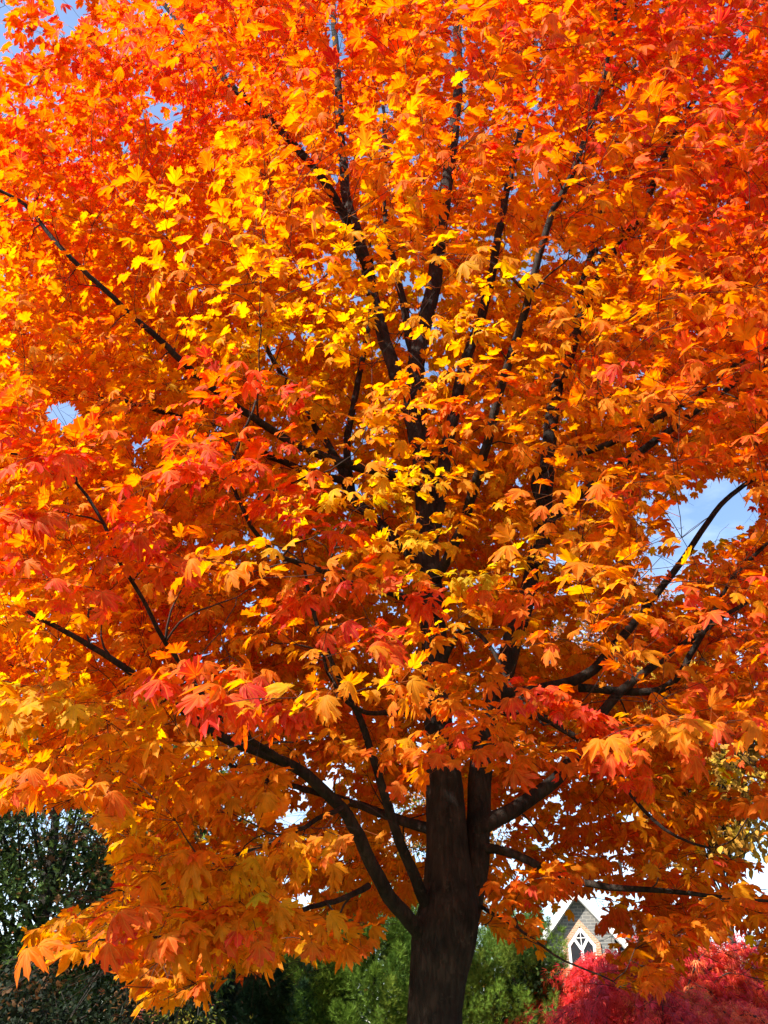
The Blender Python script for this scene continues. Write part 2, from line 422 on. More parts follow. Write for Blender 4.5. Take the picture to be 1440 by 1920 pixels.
# ------------------------------------------------------------------ the big maple: skeleton
# every limb: (photo x, photo y, metres away), then its width in photo pixels at the foot and at the end
LIMBS = [
 ("right_stem", [(846,1800,6.02),(872,1720,6.02),(888,1620,6.05),(892,1540,6.08),(900,1440,6.15),(925,1320,6.25),(960,1200,6.35),(995,1090,6.4),(1015,990,6.45),(1028,880,6.5),(1046,740,6.6),(1085,590,6.7),(1128,430,6.8),(1160,290,6.9),(1190,120,7.0)], 52, 9),
 ("limb", [(800,1762,6.0),(770,1730,5.85),(730,1680,5.7),(700,1625,5.6),(675,1570,5.5),(640,1515,5.4),(590,1470,5.25),(530,1430,5.1),(450,1400,4.9),(390,1368,4.75),(300,1300,4.5),(190,1225,4.25),(80,1160,4.0),(-60,1090,3.8)], 38, 7),
 ("limb", [(812,1720,6.0),(790,1670,5.85),(762,1600,5.75),(738,1530,5.65),(712,1440,5.5),(682,1350,5.4),(650,1290,5.25),(615,1220,5.1),(585,1140,4.95),(570,1060,4.8)], 30, 6),
 ("limb", [(830,1575,6.1),(800,1552,6.2),(760,1538,6.35),(710,1520,6.6),(650,1500,6.9),(560,1470,7.3),(450,1440,7.7),(320,1380,8.0)], 28, 5),
 ("limb", [(892,1560,6.05),(925,1535,6.1),(960,1516,6.15),(1005,1488,6.2),(1045,1455,6.2),(1085,1405,6.2),(1120,1340,6.2),(1190,1270,6.2),(1290,1200,6.2),(1400,1130,6.2)], 40, 8),
 ("limb", [(895,1590,6.05),(930,1592,6.0),(970,1604,5.9),(1015,1628,5.8),(1060,1648,5.7),(1110,1660,5.6),(1170,1668,5.5),(1240,1673,5.4),(1330,1682,5.3),(1450,1690,5.2)], 22, 6),
 ("limb", [(925,1330,6.2),(1010,1340,5.9),(1090,1390,5.6),(1150,1440,5.4),(1185,1490,5.3),(1225,1535,5.2),(1270,1570,5.1),(1330,1590,5.0)], 22, 5),
 ("left_stem", [(834,1500,6.05),(830,1420,6.1),(822,1300,6.1),(815,1180,6.12),(808,1060,6.15),(800,940,6.2),(790,830,6.2),(778,740,6.25),(785,660,6.3),(800,590,6.35),(818,520,6.4),(830,430,6.4),(843,340,6.45),(852,240,6.5),(857,110,6.5),(854,0,6.6),(850,-150,6.7)], 58, 9),
 ("limb", [(800,930,6.2),(775,800,6.1),(745,715,6.1),(722,640,6.1),(704,570,6.1),(688,500,6.1),(665,425,6.1),(648,370,6.15),(640,270,6.2),(634,130,6.3),(628,0,6.4),(620,-120,6.5)], 38, 9),
 ("limb", [(790,700,6.3),(768,640,6.4),(755,560,6.5),(735,470,6.6),(720,360,6.7),(725,260,6.8),(715,150,6.9)], 22, 6),
 ("limb", [(810,1000,6.2),(840,830,6.35),(872,680,6.5),(905,590,6.6),(928,490,6.7),(943,400,6.75),(955,330,6.8),(975,240,6.9),(998,165,7.0),(1005,80,7.1)], 34, 9),
 ("limb", [(818,1090,5.95),(865,1000,5.5),(888,930,5.2),(905,870,5.0),(930,765,4.8),(962,665,4.6),(985,595,4.5),(1010,500,4.4),(1038,405,4.3),(1075,330,4.2),(1120,195,4.1),(1148,80,4.0),(1165,-40,4.0)], 24, 6),
 ("limb", [(806,930,6.1),(730,892,5.8),(640,866,5.5),(540,822,5.2),(420,750,4.9),(300,642,4.6),(240,588,4.45),(180,528,4.3),(110,460,4.15),(45,385,4.05),(-20,350,3.95)], 24, 7),
 ("limb", [(688,500,6.05),(640,400,5.7),(580,310,5.4),(510,228,5.1),(440,165,4.9),(390,108,4.8),(340,48,4.7),(298,-5,4.6),(250,-80,4.5)], 22, 8),
 ("limb", [(530,1430,5.05),(430,1360,4.4),(360,1280,4.0),(300,1203,3.75),(258,1125,3.6),(218,1060,3.45),(185,985,3.35),(140,905,3.3),(90,860,3.2),(20,850,3.15)], 16, 5),
 ("limb", [(816,1150,5.95),(730,1110,5.2),(640,1085,4.6),(560,1060,4.2),(510,1038,3.95),(468,988,3.8),(440,930,3.7),(432,880,3.65),(455,810,3.6),(480,750,3.6)], 20, 5),
 ("limb", [(1004,1065,6.35),(1045,960,6.2),(1110,912,6.1),(1180,860,6.0),(1260,800,5.9),(1360,730,5.8),(1450,680,5.7)], 30, 8),
 ("limb", [(1020,960,6.4),(1000,895,6.2),(1060,860,6.0),(1140,832,5.8),(1220,790,5.6),(1300,742,5.4),(1380,682,5.2),(1460,640,5.1)], 20, 8),
 ("limb", [(930,1300,6.2),(1010,1290,6.3),(1100,1265,6.4),(1170,1190,6.4),(1235,1110,6.4),(1290,1040,6.4),(1340,962,6.3),(1395,912,6.2),(1460,870,6.1)], 30, 9),
 ("limb", [(1085,1290,6.35),(1240,1290,6.2),(1310,1200,6.1),(1380,1080,6.0),(1450,1010,5.9)], 20, 8),
 ("limb", [(1050,720,6.5),(1120,520,6.2),(1175,440,6.0),(1222,350,5.8),(1250,280,5.6),(1280,225,5.5),(1330,150,5.4),(1400,60,5.3)], 26, 8),
 ("limb", [(808,1070,6.2),(720,990,6.8),(660,930,7.1),(640,880,7.2),(610,830,7.3),(570,770,7.4),(520,690,7.6),(470,600,7.8)], 34, 8),
 ("limb", [(658,925,7.1),(650,830,7.1),(668,740,7.1),(685,640,7.15),(700,560,7.2),(690,440,7.3)], 20, 7),
 ("limb", [(660,905,7.1),(600,890,6.9),(545,868,6.7),(490,845,6.5),(430,800,6.3),(340,780,6.1),(200,745,5.9),(20,730,5.7)], 18, 6),
 ("limb", [(822,1260,5.95),(870,1180,5.6),(920,1210,5.3),(950,1270,5.1),(975,1310,5.0),(1020,1360,4.8)], 14, 5),
 ("limb", [(824,1330,5.9),(690,1340,5.2),(625,1280,4.9),(606,1230,4.7),(592,1165,4.6)], 16, 6),
 ("limb", [(690,1660,5.6),(640,1690,5.3),(560,1715,5.0),(440,1745,4.6),(300,1755,4.3),(150,1765,4.0)], 14, 4),
 ("limb", [(640,1515,5.35),(560,1560,4.9),(460,1600,4.5),(360,1640,4.2),(250,1680,3.9)], 12, 4),
 ("limb", [(905,1700,6.0),(960,1730,5.7),(1000,1760,5.4),(1060,1800,5.2),(1150,1840,5.0)], 9, 3),
]

TREE_BASE = at(815, 1915, 6.0).copy(); TREE_BASE[2] = 0.0
maple = empty("maple_tree", TREE_BASE, "large orange maple in full autumn colour filling the view, dark forked trunk", "tree")

def limb_path(L):
    pts = np.array([at(*p) for p in L[1]])
    kw = 1.0 if 'stem' in L[0] else 0.84
    r0, r1 = kw * px2m(L[2], pts[0]) / 2, kw * px2m(L[3], pts[-1]) / 2
    S = spline(pts, 0.07)
    g = np.random.default_rng(int(L[1][1][0]))
    n = len(S)
    wob = np.cumsum(g.normal(0, 0.0035, (n, 3)), 0); wob -= np.linspace(0, 1, n)[:, None] * wob[-1]
    S = S + wob
    s = np.linspace(0, 1, n)
    r = r0 + (r1 - r0) * s ** 0.8
    return S, r

# trunk: from the roots to where the left stem takes over
tp = [(800,0,0),]
trunk_px = [(816,1915,100),(818,1880,99),(824,1820,104),(834,1760,116),(842,1710,108),(842,1660,92),(840,1600,78),(838,1540,72),(834,1470,66),(830,1420,60)]
TP = [at(x, y, 6.0 + 0.0 * i) for i, (x, y, w) in enumerate(trunk_px)]
TR = [px2m(w, p) / 2 for (x, y, w), p in zip(trunk_px, TP)]
low = [(TREE_BASE + np.array([-0.05, 0, -0.15]), 0.42), (TREE_BASE + np.array([-0.04, 0, 0.06]), 0.33), (TREE_BASE + np.array([-0.03, 0, 0.25]), 0.235),
       (TREE_BASE + np.array([-0.02, 0, 0.6]), 0.19), (TREE_BASE + np.array([-0.01, 0, 1.1]), 0.17)]
P4 = np.array([[*p, r] for p, r in low] + [[*p, r] for p, r in zip(TP, TR)])
S4 = spline(P4, 0.05)
b = MB(); b.tube(S4[:, :3], S4[:, 3], 40, 0.035, 5)
trunk_o = link("trunk", b.mesh("trunk", smooth=True), M_BARK, maple)

limb_obs, SK_P, SK_D, SK_R, SK_L = [], [], [], [], []
LPATH = []
for li, L in enumerate(LIMBS):
    S, r = limb_path(L)
    if L[0] == "right_stem":
        r = r * np.interp(np.linspace(0, 1, len(r)), [0, .1, 1], [0.9, 1.05, 1.0])
    b = MB(); b.tube(S, r, 20 if L[2] > 35 else 12, 0.03, li)
    ob = link("stem" if "stem" in L[0] else "limb", b.mesh("limb", smooth=True), M_BARK, maple)
    limb_obs.append(ob); LPATH.append((S, r))
    k0 = int(len(S) * 0.12)
    SK_P.append(S[k0:]); SK_D.append(norm(np.gradient(S, axis=0))[k0:]); SK_R.append(r[k0:]); SK_L.append(np.full(len(S) - k0, li))
SK_P, SK_D, SK_R, SK_L = np.concatenate(SK_P), np.concatenate(SK_D), np.concatenate(SK_R), np.concatenate(SK_L)

# ------------------------------------------------------------------ the big maple: crown envelope
AX = np.array([TREE_BASE[0] + 0.15, 6.0])
ZZ = [1.6, 2.2, 3.0, 4.2, 6.0, 8.0, 9.6, 11.0, 12.4, 13.4]; RR = [2.6, 3.6, 3.95, 4.2, 4.35, 4.1, 3.6, 2.7, 1.5, 0.3]
def env(P):
    dy = P[:, 1] - AX[1]
    dx = P[:, 0] - AX[0]; dx = np.where(dx < 0, dx * np.interp(P[:, 2], [5, 8], [1.16, 0.92]), dx)
    return np.hypot(dx, np.where(dy > 0, dy * 1.36, dy * 1.16)) / np.interp(P[:, 2], ZZ, RR)

def inpoly(x, y, poly):
    x, y = np.asarray(x, float), np.asarray(y, float); c = np.zeros(x.shape, bool)
    p = np.array(poly, float); j = len(p) - 1
    for i in range(len(p)):
        xi, yi, xj, yj = *p[i], *p[j]
        c ^= ((yi > y) != (yj > y)) & (x < (xj - xi) * (y - yi) / (yj - yi + 1e-12) + xi); j = i
    return c

SKIRT = [(-2500, 1480), (-100, 1490), (0, 1512), (60, 1500), (170, 1505), (215, 1590), (160, 1690), (40, 1745), (40, 1785), (180, 1800), (250, 1850), (270, 1880), (330, 1885), (420, 1835),
         (520, 1800), (560, 1765), (600, 1800), (690, 1780), (740, 1705), (790, 1690), (900, 1725), (960, 1760), (1000, 1800), (1060, 1770), (1120, 1830), (1180, 1860), (1250, 1850), (1290, 1790),
         (1330, 1740), (1400, 1800), (1440, 1850), (1900, 1880), (3500, 1800), (3500, -9000), (-2500, -9000)]
# gaps between boughs (x, y, radius x, radius y, share of leaves that stay)
GAPS = [(120, 778, 40, 30, 0), (310, 212, 48, 24, 0.1), (130, 45, 18, 24, 0), (0, 50, 16, 26, 0.1), (1335, 950, 95, 62, 0.10), (1240, 1060, 50, 60, 0.12), (1235, 960, 50, 50, .3), (1040, 480, 70, 24, 0.2), (545, 1535, 34, 18, 0.13),
        (630, 1450, 40, 20, 0.4), (375, 1560, 26, 20, 0.2), (265, 840, 22, 60, 0.3), (1310, 620, 22, 14, 0.2), (1080, 1185, 55, 34, 0.25), (1385, 1440, 60, 70, 0.15), (1395, 1570, 70, 45, 0.05),
        (1430, 1620, 40, 60, 0.12), (1400, 1765, 40, 24, 0.1), (1150, 1690, 60, 26, 0.45), (1072, 1735, 62, 58, 0.05), (1095, 1780, 50, 34, 0.05), (1280, 1600, 60, 40, 0.55), (1050, 1040, 30, 20, 0.3), (940, 1600, 26, 50, 0.4),
        (780, 600, 46, 100, 0.45), (610, 860, 60, 50, 0.5), (650, 900, 40, 30, 0.4), (1195, 700, 16, 10, 0.2), (235, 270, 10, 10, 0), (1380, 1170, 30, 20, 0.3), (960, 1440, 60, 40, 0.8), (930, 1570, 20, 20, 0.1), (790, 1490, 20, 20, 0.2), (160, 1640, 60, 60, 0.0)]
TRUNK_VIEW = [(775, 1930), (780, 1780), (750, 1730), (660, 1560), (600, 1470), (640, 1470), (700, 1580), (770, 1690), (795, 1640), (720, 1420), (740, 1420), (800, 1560), (800, 1420), (905, 1460), (925, 1520), (1040, 1450), (1040, 1480), (930, 1540), (920, 1650), (890, 1760), (870, 1930)]
# clear sight of the limbs: (first photo point, last photo point) picked out of LIMBS by index, share of leaves left before them
SIGHT = {0: .45, 1: .25, 2: .25, 3: .4, 4: .3, 5: .3, 6: .35, 7: .25, 8: .15, 9: .35, 10: .25, 11: .4, 12: .5, 13: .3, 14: .35, 15: .35, 16: .4, 17: .35, 18: .3, 19: .35, 20: .35, 21: .35, 22: .35, 23: .5, 24: .4, 25: .4, 26: .5, 27: .6, 28: .5}
LP_PX = []
for (S, r), li in zip(LPATH, range(len(LPATH))):
    x, y, z = proj(S); LP_PX.append((x, y, z, r * FPX / z))

def keep_leaf(P, free):
    """which leaf places are grown; free marks sprays that hang in front of the limbs"""
    x, y, z = proj(P); g = rng.random(len(P))
    ok = inpoly(x, y, SKIRT)
    for gx, gy, rx, ry, s in GAPS:
        d = ((x - gx) / rx) ** 2 + ((y - gy) / ry) ** 2
        ok &= ~((d < 1) & (g > s))
    ok &= ~(inpoly(x, y, TRUNK_VIEW) & (P[:, 1] < 6.1))
    for li, (lx, ly, lz, lr) in enumerate(LP_PX):
        s = SIGHT[li]; lw = np.clip(0.05 * FPX / np.maximum(z, 1), 8, 30); hit = np.zeros(len(P), bool)
        for q in range(0, len(lx), 2):
            if (li == 7 and 760 < ly[q] < 1420) or (li == 0 and 1080 < ly[q] < 1470): continue
            dd = (x - lx[q]) ** 2 + (y - ly[q]) ** 2
            hit |= (dd < (lr[q] + lw) ** 2) & (z < lz[q] + 0.05)
            if (li == 1 and lx[q] > 560) or (li == 2 and ly[q] > 1400): ok &= ~((dd < (lr[q] + 12) ** 2) & (z < lz[q] + 0.05))
        ok &= ~(hit & (g > 1.0 * s) & ~free)
    ok &= (np.linalg.norm(P - CAM, axis=1) > 1.9)
    return ok

GX = [0, 288, 576, 864, 1152, 1440]; GY = [0, 240, 480, 720, 960, 1200, 1440, 1680]
HUE = np.array([[.92,.86,.78,.72,.80,.90],[.88,.80,.72,.68,.76,.86],[.64,.56,.50,.52,.62,.78],[.58,.50,.38,.44,.58,.72],[.62,.54,.40,.42,.58,.70],[.54,.58,.48,.44,.58,.70],[.52,.50,.48,.52,.62,.64],[.52,.46,.48,.52,.62,.64]])
def hue_at(P):
    x, y, z = proj(P)
    fx = np.clip(np.interp(x, GX, range(6)), 0, 4.999); fy = np.clip(np.interp(y, GY, range(8)), 0, 6.999)
    i, j = fy.astype(int), fx.astype(int); u, v = fy - i, fx - j
    return HUE[i, j] * (1 - u) * (1 - v) + HUE[i + 1, j] * u * (1 - v) + HUE[i, j + 1] * (1 - u) * v + HUE[i + 1, j + 1] * u * v

# cluster places: spread through the crown, thick towards its outside
cand = np.stack([rng.uniform(-4.3, 5.2, 60000), rng.uniform(1.7, 10.4, 60000), rng.uniform(1.6, 13.3, 60000)], 1)
e = env(cand)
pk = np.interp(e, [0, .35, .6, .8, 1.0, 1.0001], [.03, .06, .30, .85, 1, 0])
cand = cand[rng.random(len(cand)) < pk]
x, y, z = proj(cand)
seen = (x > -150) & (x < 1590) & (y > -150) & (z > 0)
cell, places = {}, []
for c, sn in zip(cand, seen):
    dmin = 0.252 if sn else 0.50
    k = tuple((c // 0.5).astype(int)); good = True
    for a in (-1, 0, 1):
        for b_ in (-1, 0, 1):
            for d in (-1, 0, 1):
                for q in cell.get((k[0] + a, k[1] + b_, k[2] + d), ()):
                    if np.sum((q - c) ** 2) < dmin * dmin: good = False; break
                if not good: break
            if not good: break
        if not good: break
    if good: cell.setdefault(k, []).append(c); places.append(c)
places = np.array(places)
x, y, z = proj(places)

# sprays that hang out in front of the crown: photo place, metres away, hue, spread
SPRAYS = [
 (800,1200,4.9,.46,.28,None),(860,1160,4.9,.42,.28,None),(770,1250,4.8,.48,.26,None),(880,1260,4.8,.5,.26,None),(820,1310,4.7,.52,.26,None),(810,870,5.0,.44,.28,None),(840,1010,4.9,.34,.26,None),(790,1370,4.6,.5,.2,None),(870,1330,4.6,.54,.26,None),
 (10,10,4.0,.86,.3,None),(110,-10,4.0,.84,.3,None),(-40,130,3.9,.84,.3,None),(210,30,4.1,.8,.28,None),(110,150,3.9,.8,.26,None),
 (470,760,3.5,.90,.30,"crimson and orange maple spray arching at middle left"),(400,800,3.4,.93,.26,None),(350,880,3.3,.86,.30,None),(420,900,3.5,.84,.28,None),(300,960,3.3,.84,.26,None),(480,900,3.6,.80,.28,None),(280,1060,3.4,.84,.22,None),
 (90,860,3.1,.93,.28,None),(40,820,3.1,.88,.24,None),(150,870,3.2,.86,.24,None),(60,950,3.1,.86,.26,None),(120,960,3.2,.82,.26,None),(40,1040,3.1,.84,.24,None),(100,1090,3.1,.86,.2,None),
 (600,1000,3.7,.94,.20,None),(640,1070,3.7,.80,.24,None),(540,960,3.7,.82,.26,None),(690,1160,3.6,.96,.22,None),(740,1130,3.8,.93,.2,None),(600,1120,3.7,.78,.22,None),
 (350,1250,3.2,.88,.16,None),(430,1230,3.3,.86,.2,None),(410,1300,3.0,.97,.08,None),(560,1330,3.8,.95,.1,None),
 (980,1310,4.3,.84,.26,None),(1060,1340,4.3,.95,.24,None),(1120,1390,4.3,.97,.2,None),(900,1360,4.2,.72,.28,None),(860,1400,4.2,.66,.24,None),(960,1390,4.3,.68,.26,None),(1040,1400,4.4,.76,.22,None),(1150,1440,4.4,.9,.14,None),
 (960,260,3.9,.94,.24,None),(1010,300,3.9,.97,.2,None),(920,300,3.9,.88,.24,None),(1020,215,3.9,.80,.22,None),
 (1080,60,3.8,.88,.28,None),(1180,90,3.8,.9,.26,None),(1290,60,3.7,.96,.26,None),(1330,180,3.8,.97,.24,None),(1400,130,3.8,.9,.26,None),(1240,380,4.2,.82,.26,None),(1330,400,4.3,.86,.26,None),(1300,520,4.5,.9,.18,None),
 (520,210,3.9,.72,.26,None),(590,140,4.0,.68,.26,None),(450,280,4.0,.66,.2,None),(60,60,3.7,.9,.3,None),(150,120,3.8,.82,.28,None),(60,180,3.7,.88,.28,None),(180,230,3.9,.84,.26,None),(30,290,3.7,.85,.26,None),(250,60,3.9,.82,.24,None),
 (530,640,4.6,.24,.34,None),(470,680,4.6,.22,.30,None),(600,650,4.7,.3,.28,None),(560,720,4.7,.28,.28,None),(440,640,4.5,.3,.28,None),
 (720,560,4.9,.24,.22,None),(700,600,4.9,.22,.2,None),(960,560,4.5,.26,.30,None),(1040,540,4.5,.34,.28,None),(900,640,4.5,.28,.30,None),(850,690,4.5,.32,.32,None),(780,730,4.5,.44,.30,None),(740,780,4.5,.40,.24,None),(920,710,4.4,.5,.26,None),(980,690,4.4,.46,.24,None),(860,760,4.4,.6,.2,None),(1100,520,4.6,.36,.24,None),
 (660,960,4.2,.22,.32,None),(720,940,4.2,.16,.30,None),(760,990,4.2,.20,.28,None),(600,950,4.1,.3,.26,None),(690,1030,4.2,.3,.26,None),(850,900,4.6,.3,.3,None),(930,950,4.6,.32,.28,None),(960,1060,4.6,.2,.24,None),(900,1080,4.6,.1,.2,None),(780,1080,4.5,.1,.18,None),(940,1110,4.4,.7,.2,None),
 (60,1290,3.5,.24,.32,None),(130,1320,3.5,.22,.32,None),(40,1350,3.4,.3,.28,None),(200,1350,3.6,.36,.28,None),(120,1400,3.4,.52,.28,None),(60,1460,3.2,.62,.2,None),(160,1470,3.2,.64,.14,None),(240,1400,3.5,.5,.26,None),(20,1180,3.4,.46,.26,None),(110,1200,3.5,.4,.26,None),
 (440,1400,3.9,.36,.26,None),(480,1430,3.8,.46,.24,None),(400,1440,3.8,.5,.2,None),(330,1360,3.7,.34,.26,None),
 (280,1620,3.8,.56,.26,None),(230,1670,3.7,.78,.22,None),(340,1640,3.9,.4,.26,None),(400,1630,3.9,.18,.26,None),(460,1650,4.0,.34,.26,None),(330,1700,3.8,.66,.24,None),(450,1690,3.9,.72,.22,None),(500,1690,4.0,.5,.2,None),(260,1590,3.9,.36,.22,None),(390,1690,3.9,.4,.22,None),
 (90,1775,3.9,.6,.2,None),(180,1785,4.0,.55,.26,None),(300,1800,4.2,.5,.28,None),(420,1780,4.3,.48,.28,None),(360,1840,4.2,.5,.24,None),(520,1760,4.5,.5,.26,None),(300,1850,4.1,.56,.2,None),(600,1740,4.8,.52,.26,None),(670,1730,5.0,.54,.24,None),
 (1190,1780,5.0,.60,.28,None),(1200,1810,5.0,.62,.28,None),(1160,1850,4.9,.62,.24,None),(985,1760,5.2,.6,.16,None),(1400,1830,4.7,.6,.16,None),(1250,1760,5.0,.6,.28,None),(960,1700,5.5,.6,.26,None),(1000,1650,5.4,.6,.24,None),
 (1420,1500,4.4,.62,.18,None),(1340,1690,4.9,.6,.26,None),(1420,1710,4.8,.6,.24,None),
]

# no boughs below the skirt, in the gaps, before the trunk, or hiding the sprays that hang foremost
keep = inpoly(x, y - 25, SKIRT) & (np.linalg.norm(places - CAM, axis=1) > 2.3) & ~(inpoly(x, y, TRUNK_VIEW) & (places[:, 1] < 6.1))
keep &= ~((x > 930) & (x < 1700) & (y > 1440) & (places[:, 1] < 5.15))      # the lower right boughs hang back in the crown's own shade
for gx, gy, rx, ry, sh in GAPS:
    if sh <= 0.12: keep &= ((x - gx) / rx) ** 2 + ((y - gy) / ry) ** 2 > 1
for sx, sy, sY, st, sp, _ in SPRAYS:
    T = at(sx, sy, sY); zt = (T - CAM) @ FWD; rr_ = (sp * 0.75 + 0.10) * FPX / zt
    keep &= ~(((x - sx) ** 2 + (y - sy) ** 2 < rr_ ** 2) & (z < zt + 0.25) & (z > 0))
SUNLIT = [(at(q[0], q[1], q[2]), q[4]) for q in SPRAYS if not (q[1] > 1720 or (q[0] > 930 and q[1] > 1450))]
def shades(P, extra, cap):
    """places that stand between the sun and one of the foremost sprays"""
    hit = np.zeros(len(P), bool)
    for T, sp in SUNLIT:
        D = P - T; t = D @ SUN_DIR
        d2 = np.sum(D * D, 1) - t * t
        hit |= (t > 0.18) & (d2 < min(cap, sp + extra) ** 2)
    return hit
keep &= ~(shades(places, 0.10, 0.36) & (rng.random(len(places)) < 0.85))
places = places[keep]

NP_, ND_, NR_, NL_ = np.zeros((40000, 3)), np.zeros((40000, 3)), np.zeros(40000), np.zeros(40000, int)
cnt = len(SK_P); NP_[:cnt], ND_[:cnt], NR_[:cnt], NL_[:cnt] = SK_P, SK_D, SK_R, SK_L
twigs = [[] for _ in LIMBS]                       # (path, radii)

def grow_twig(T):
    """a thin branch from the nearest wood to T; returns its path and limb"""
    global cnt
    D = T[None] - NP_[:cnt]; d = np.linalg.norm(D, axis=1)
    outw = np.concatenate([NP_[:cnt, :2] - AX[None], np.zeros((cnt, 1))], 1)
    ax_n = np.linalg.norm(outw, axis=1); tn = math.hypot(*(T[:2] - AX))
    cost = d + 0.9 * np.maximum(0, ax_n - tn) + 0.25 * np.maximum(0, NP_[:cnt, 2] - T[2]) + 0.35 * (1 - np.sum(D * ND_[:cnt], 1) / np.maximum(d, 1e-6)) * np.minimum(d, 0.6)
    i = int(np.argmin(cost)); L = d[i]
    P0, D0 = NP_[i], ND_[i]
    c1 = P0 + norm(D0 * 0.7 + norm(T - P0) * 0.8) * L * 0.4
    c2 = T - norm((T - P0) + np.array([0, 0, 0.12 * L])) * L * 0.3 + rng.normal(0, 0.03 * L, 3)
    n = max(4, int(L / 0.06)); t = np.linspace(0, 1, n)[:, None]
    P = (1 - t) ** 3 * P0 + 3 * (1 - t) ** 2 * t * c1 + 3 * (1 - t) * t ** 2 * c2 + t ** 3 * T
    P[1:-1] += rng.normal(0, 0.004, (n - 2, 3))
    r0 = min(NR_[i] * 0.75, 0.0045 + 0.0080 * L); r1 = 0.0016
    r = np.linspace(r0, max(r1, min(r0, 0.0022)), n)
    dd = norm(np.gradient(P, axis=0))
    if cnt + n < 40000:
        NP_[cnt:cnt + n], ND_[cnt:cnt + n], NR_[cnt:cnt + n], NL_[cnt:cnt + n] = P, dd, r, NL_[i]; cnt += n
    twigs[NL_[i]].append((P, r)); return P, dd, int(NL_[i])

def leaf_pair(LV, p, d, t, k, size, droop):
    up = np.array([0, 0, 1.0])
    sdv = norm(np.cross(d, up) + rng.normal(0, 0.15, 3)); upv = np.cross(sdv, d)
    outw = np.array([p[0] - AX[0], p[1] - AX[1], 0.0]); outw = outw / max(np.linalg.norm(outw), 1e-6)
    for s in (-1, 1):
        side = sdv * s if k % 2 == 0 else norm(upv * s * 0.7 + sdv * rng.choice([-.6, .6]))
        pd = norm(d * rng.uniform(0.3, 0.9) + side * 0.85 + up * rng.uniform(-0.1, 0.3) + rng.normal(0, 0.15, 3))
        pl = rng.uniform(0.04, 0.09)
        b0 = p + pd * pl - up * 0.012
        ax = norm(pd * 0.75 + outw * 0.25 - up * rng.uniform(0.0, 0.05 + droop) + rng.normal(0, 0.12, 3))
        nr = norm(up * 0.85 + outw * 0.25 + SUN_DIR * 0.25 + rng.normal(0, 0.34, 3))
        LV.add(b0, ax, nr, size * rng.choice([.6, .8, .95, 1.05, 1.2]) * rng.uniform(0.88, 1.15), t + rng.normal(0, 0.09), p)

def spray(LV, T, d, t, spread, P=None, dens=1.0, size=0.118):
    up = np.array([0, 0, 1.0])
    outw = norm(np.array([T[0] - AX[0], T[1] - AX[1], 0.0]))
    d = norm(d * 0.6 + outw * 0.6 + np.array([0, 0, rng.uniform(-0.25, 0.15)]))
    sdv = norm(np.cross(d, up))
    if P is not None and len(P) > 4:
        for q in range(len(P) - 1, max(1, len(P) - 8), -3):
            leaf_pair(LV, P[q], norm(P[q] - P[q - 1]), t, q, size, 0.45)
    shoots = []
    for a in (-0.75, -0.1, 0.7):
        ln = spread * rng.uniform(0.75, 1.25); dd = norm(d * math.cos(a) + sdv * math.sin(a) + up * rng.uniform(-0.15, 0.2))
        n = max(2, int(ln / 0.075 * dens)); pts = [T]
        for k in range(n):
            dd = norm(dd + rng.normal(0, 0.09, 3) - up * 0.05)
            pts.append(pts[-1] + dd * ln / n)
            leaf_pair(LV, pts[-1], dd, t + 0.03 * k, k, size * (1 - 0.06 * k), 0.55)
        b0, ax = pts[-1] + dd * 0.05, norm(dd - up * rng.uniform(0.2, 0.9))
        LV.add(b0, ax, norm(up * .8 + outw * .4 + rng.normal(0, .2, 3)), size * rng.uniform(.8, 1.1), t + 0.08 + rng.normal(0, .05), pts[-1])
        shoots.append((np.array(pts), np.linspace(0.0019, 0.0011, len(pts))))
    return shoots

crown_lv = Leaves()
# nearest to the wood first, so that the far ones branch off them
order = np.argsort([np.min(np.sum((SK_P - c) ** 2, 1)) for c in places])
chue = hue_at(places) + rng.normal(0, 0.07, len(places))
deep = np.clip((places[:, 1] - 6.0) / 3.0, 0, 1)
chue = chue * (1 - 0.35 * deep) + 0.58 * 0.35 * deep
for i in order:
    P, dd, li = grow_twig(places[i])
    qx, qy, qz = proj(P)
    bare = any(np.mean(((qx - gx) / rx) ** 2 + ((qy - gy) / ry) ** 2 < 1) > 0.22 for gx, gy, rx, ry, sh in GAPS if sh <= 0.12)
    if bare or np.any(inpoly(qx, qy, TRUNK_VIEW) & (P[:, 1] < 5.85)): twigs[li].pop(); continue
    for s in spray(crown_lv, P[-1], dd[-1], chue[i], rng.uniform(0.24, 0.38), P, size=0.082 if places[i][1] < 6.2 else 0.098): twigs[li].append(s)

A = crown_lv.arrays()
mid = A[0] + norm(A[1]) * (A[3] * 0.45)[:, None]
ok = keep_leaf(mid, np.zeros(len(mid), bool))
ok &= ~(shades(mid, 0.02, 0.27) & (rng.random(len(mid)) < 0.9))
A = [a[ok] for a in A]
crown = link("crown", leaf_mesh("crown", *A), M_MAPLE, maple)
print("crown leaves", len(A[0]), "clusters", len(places))

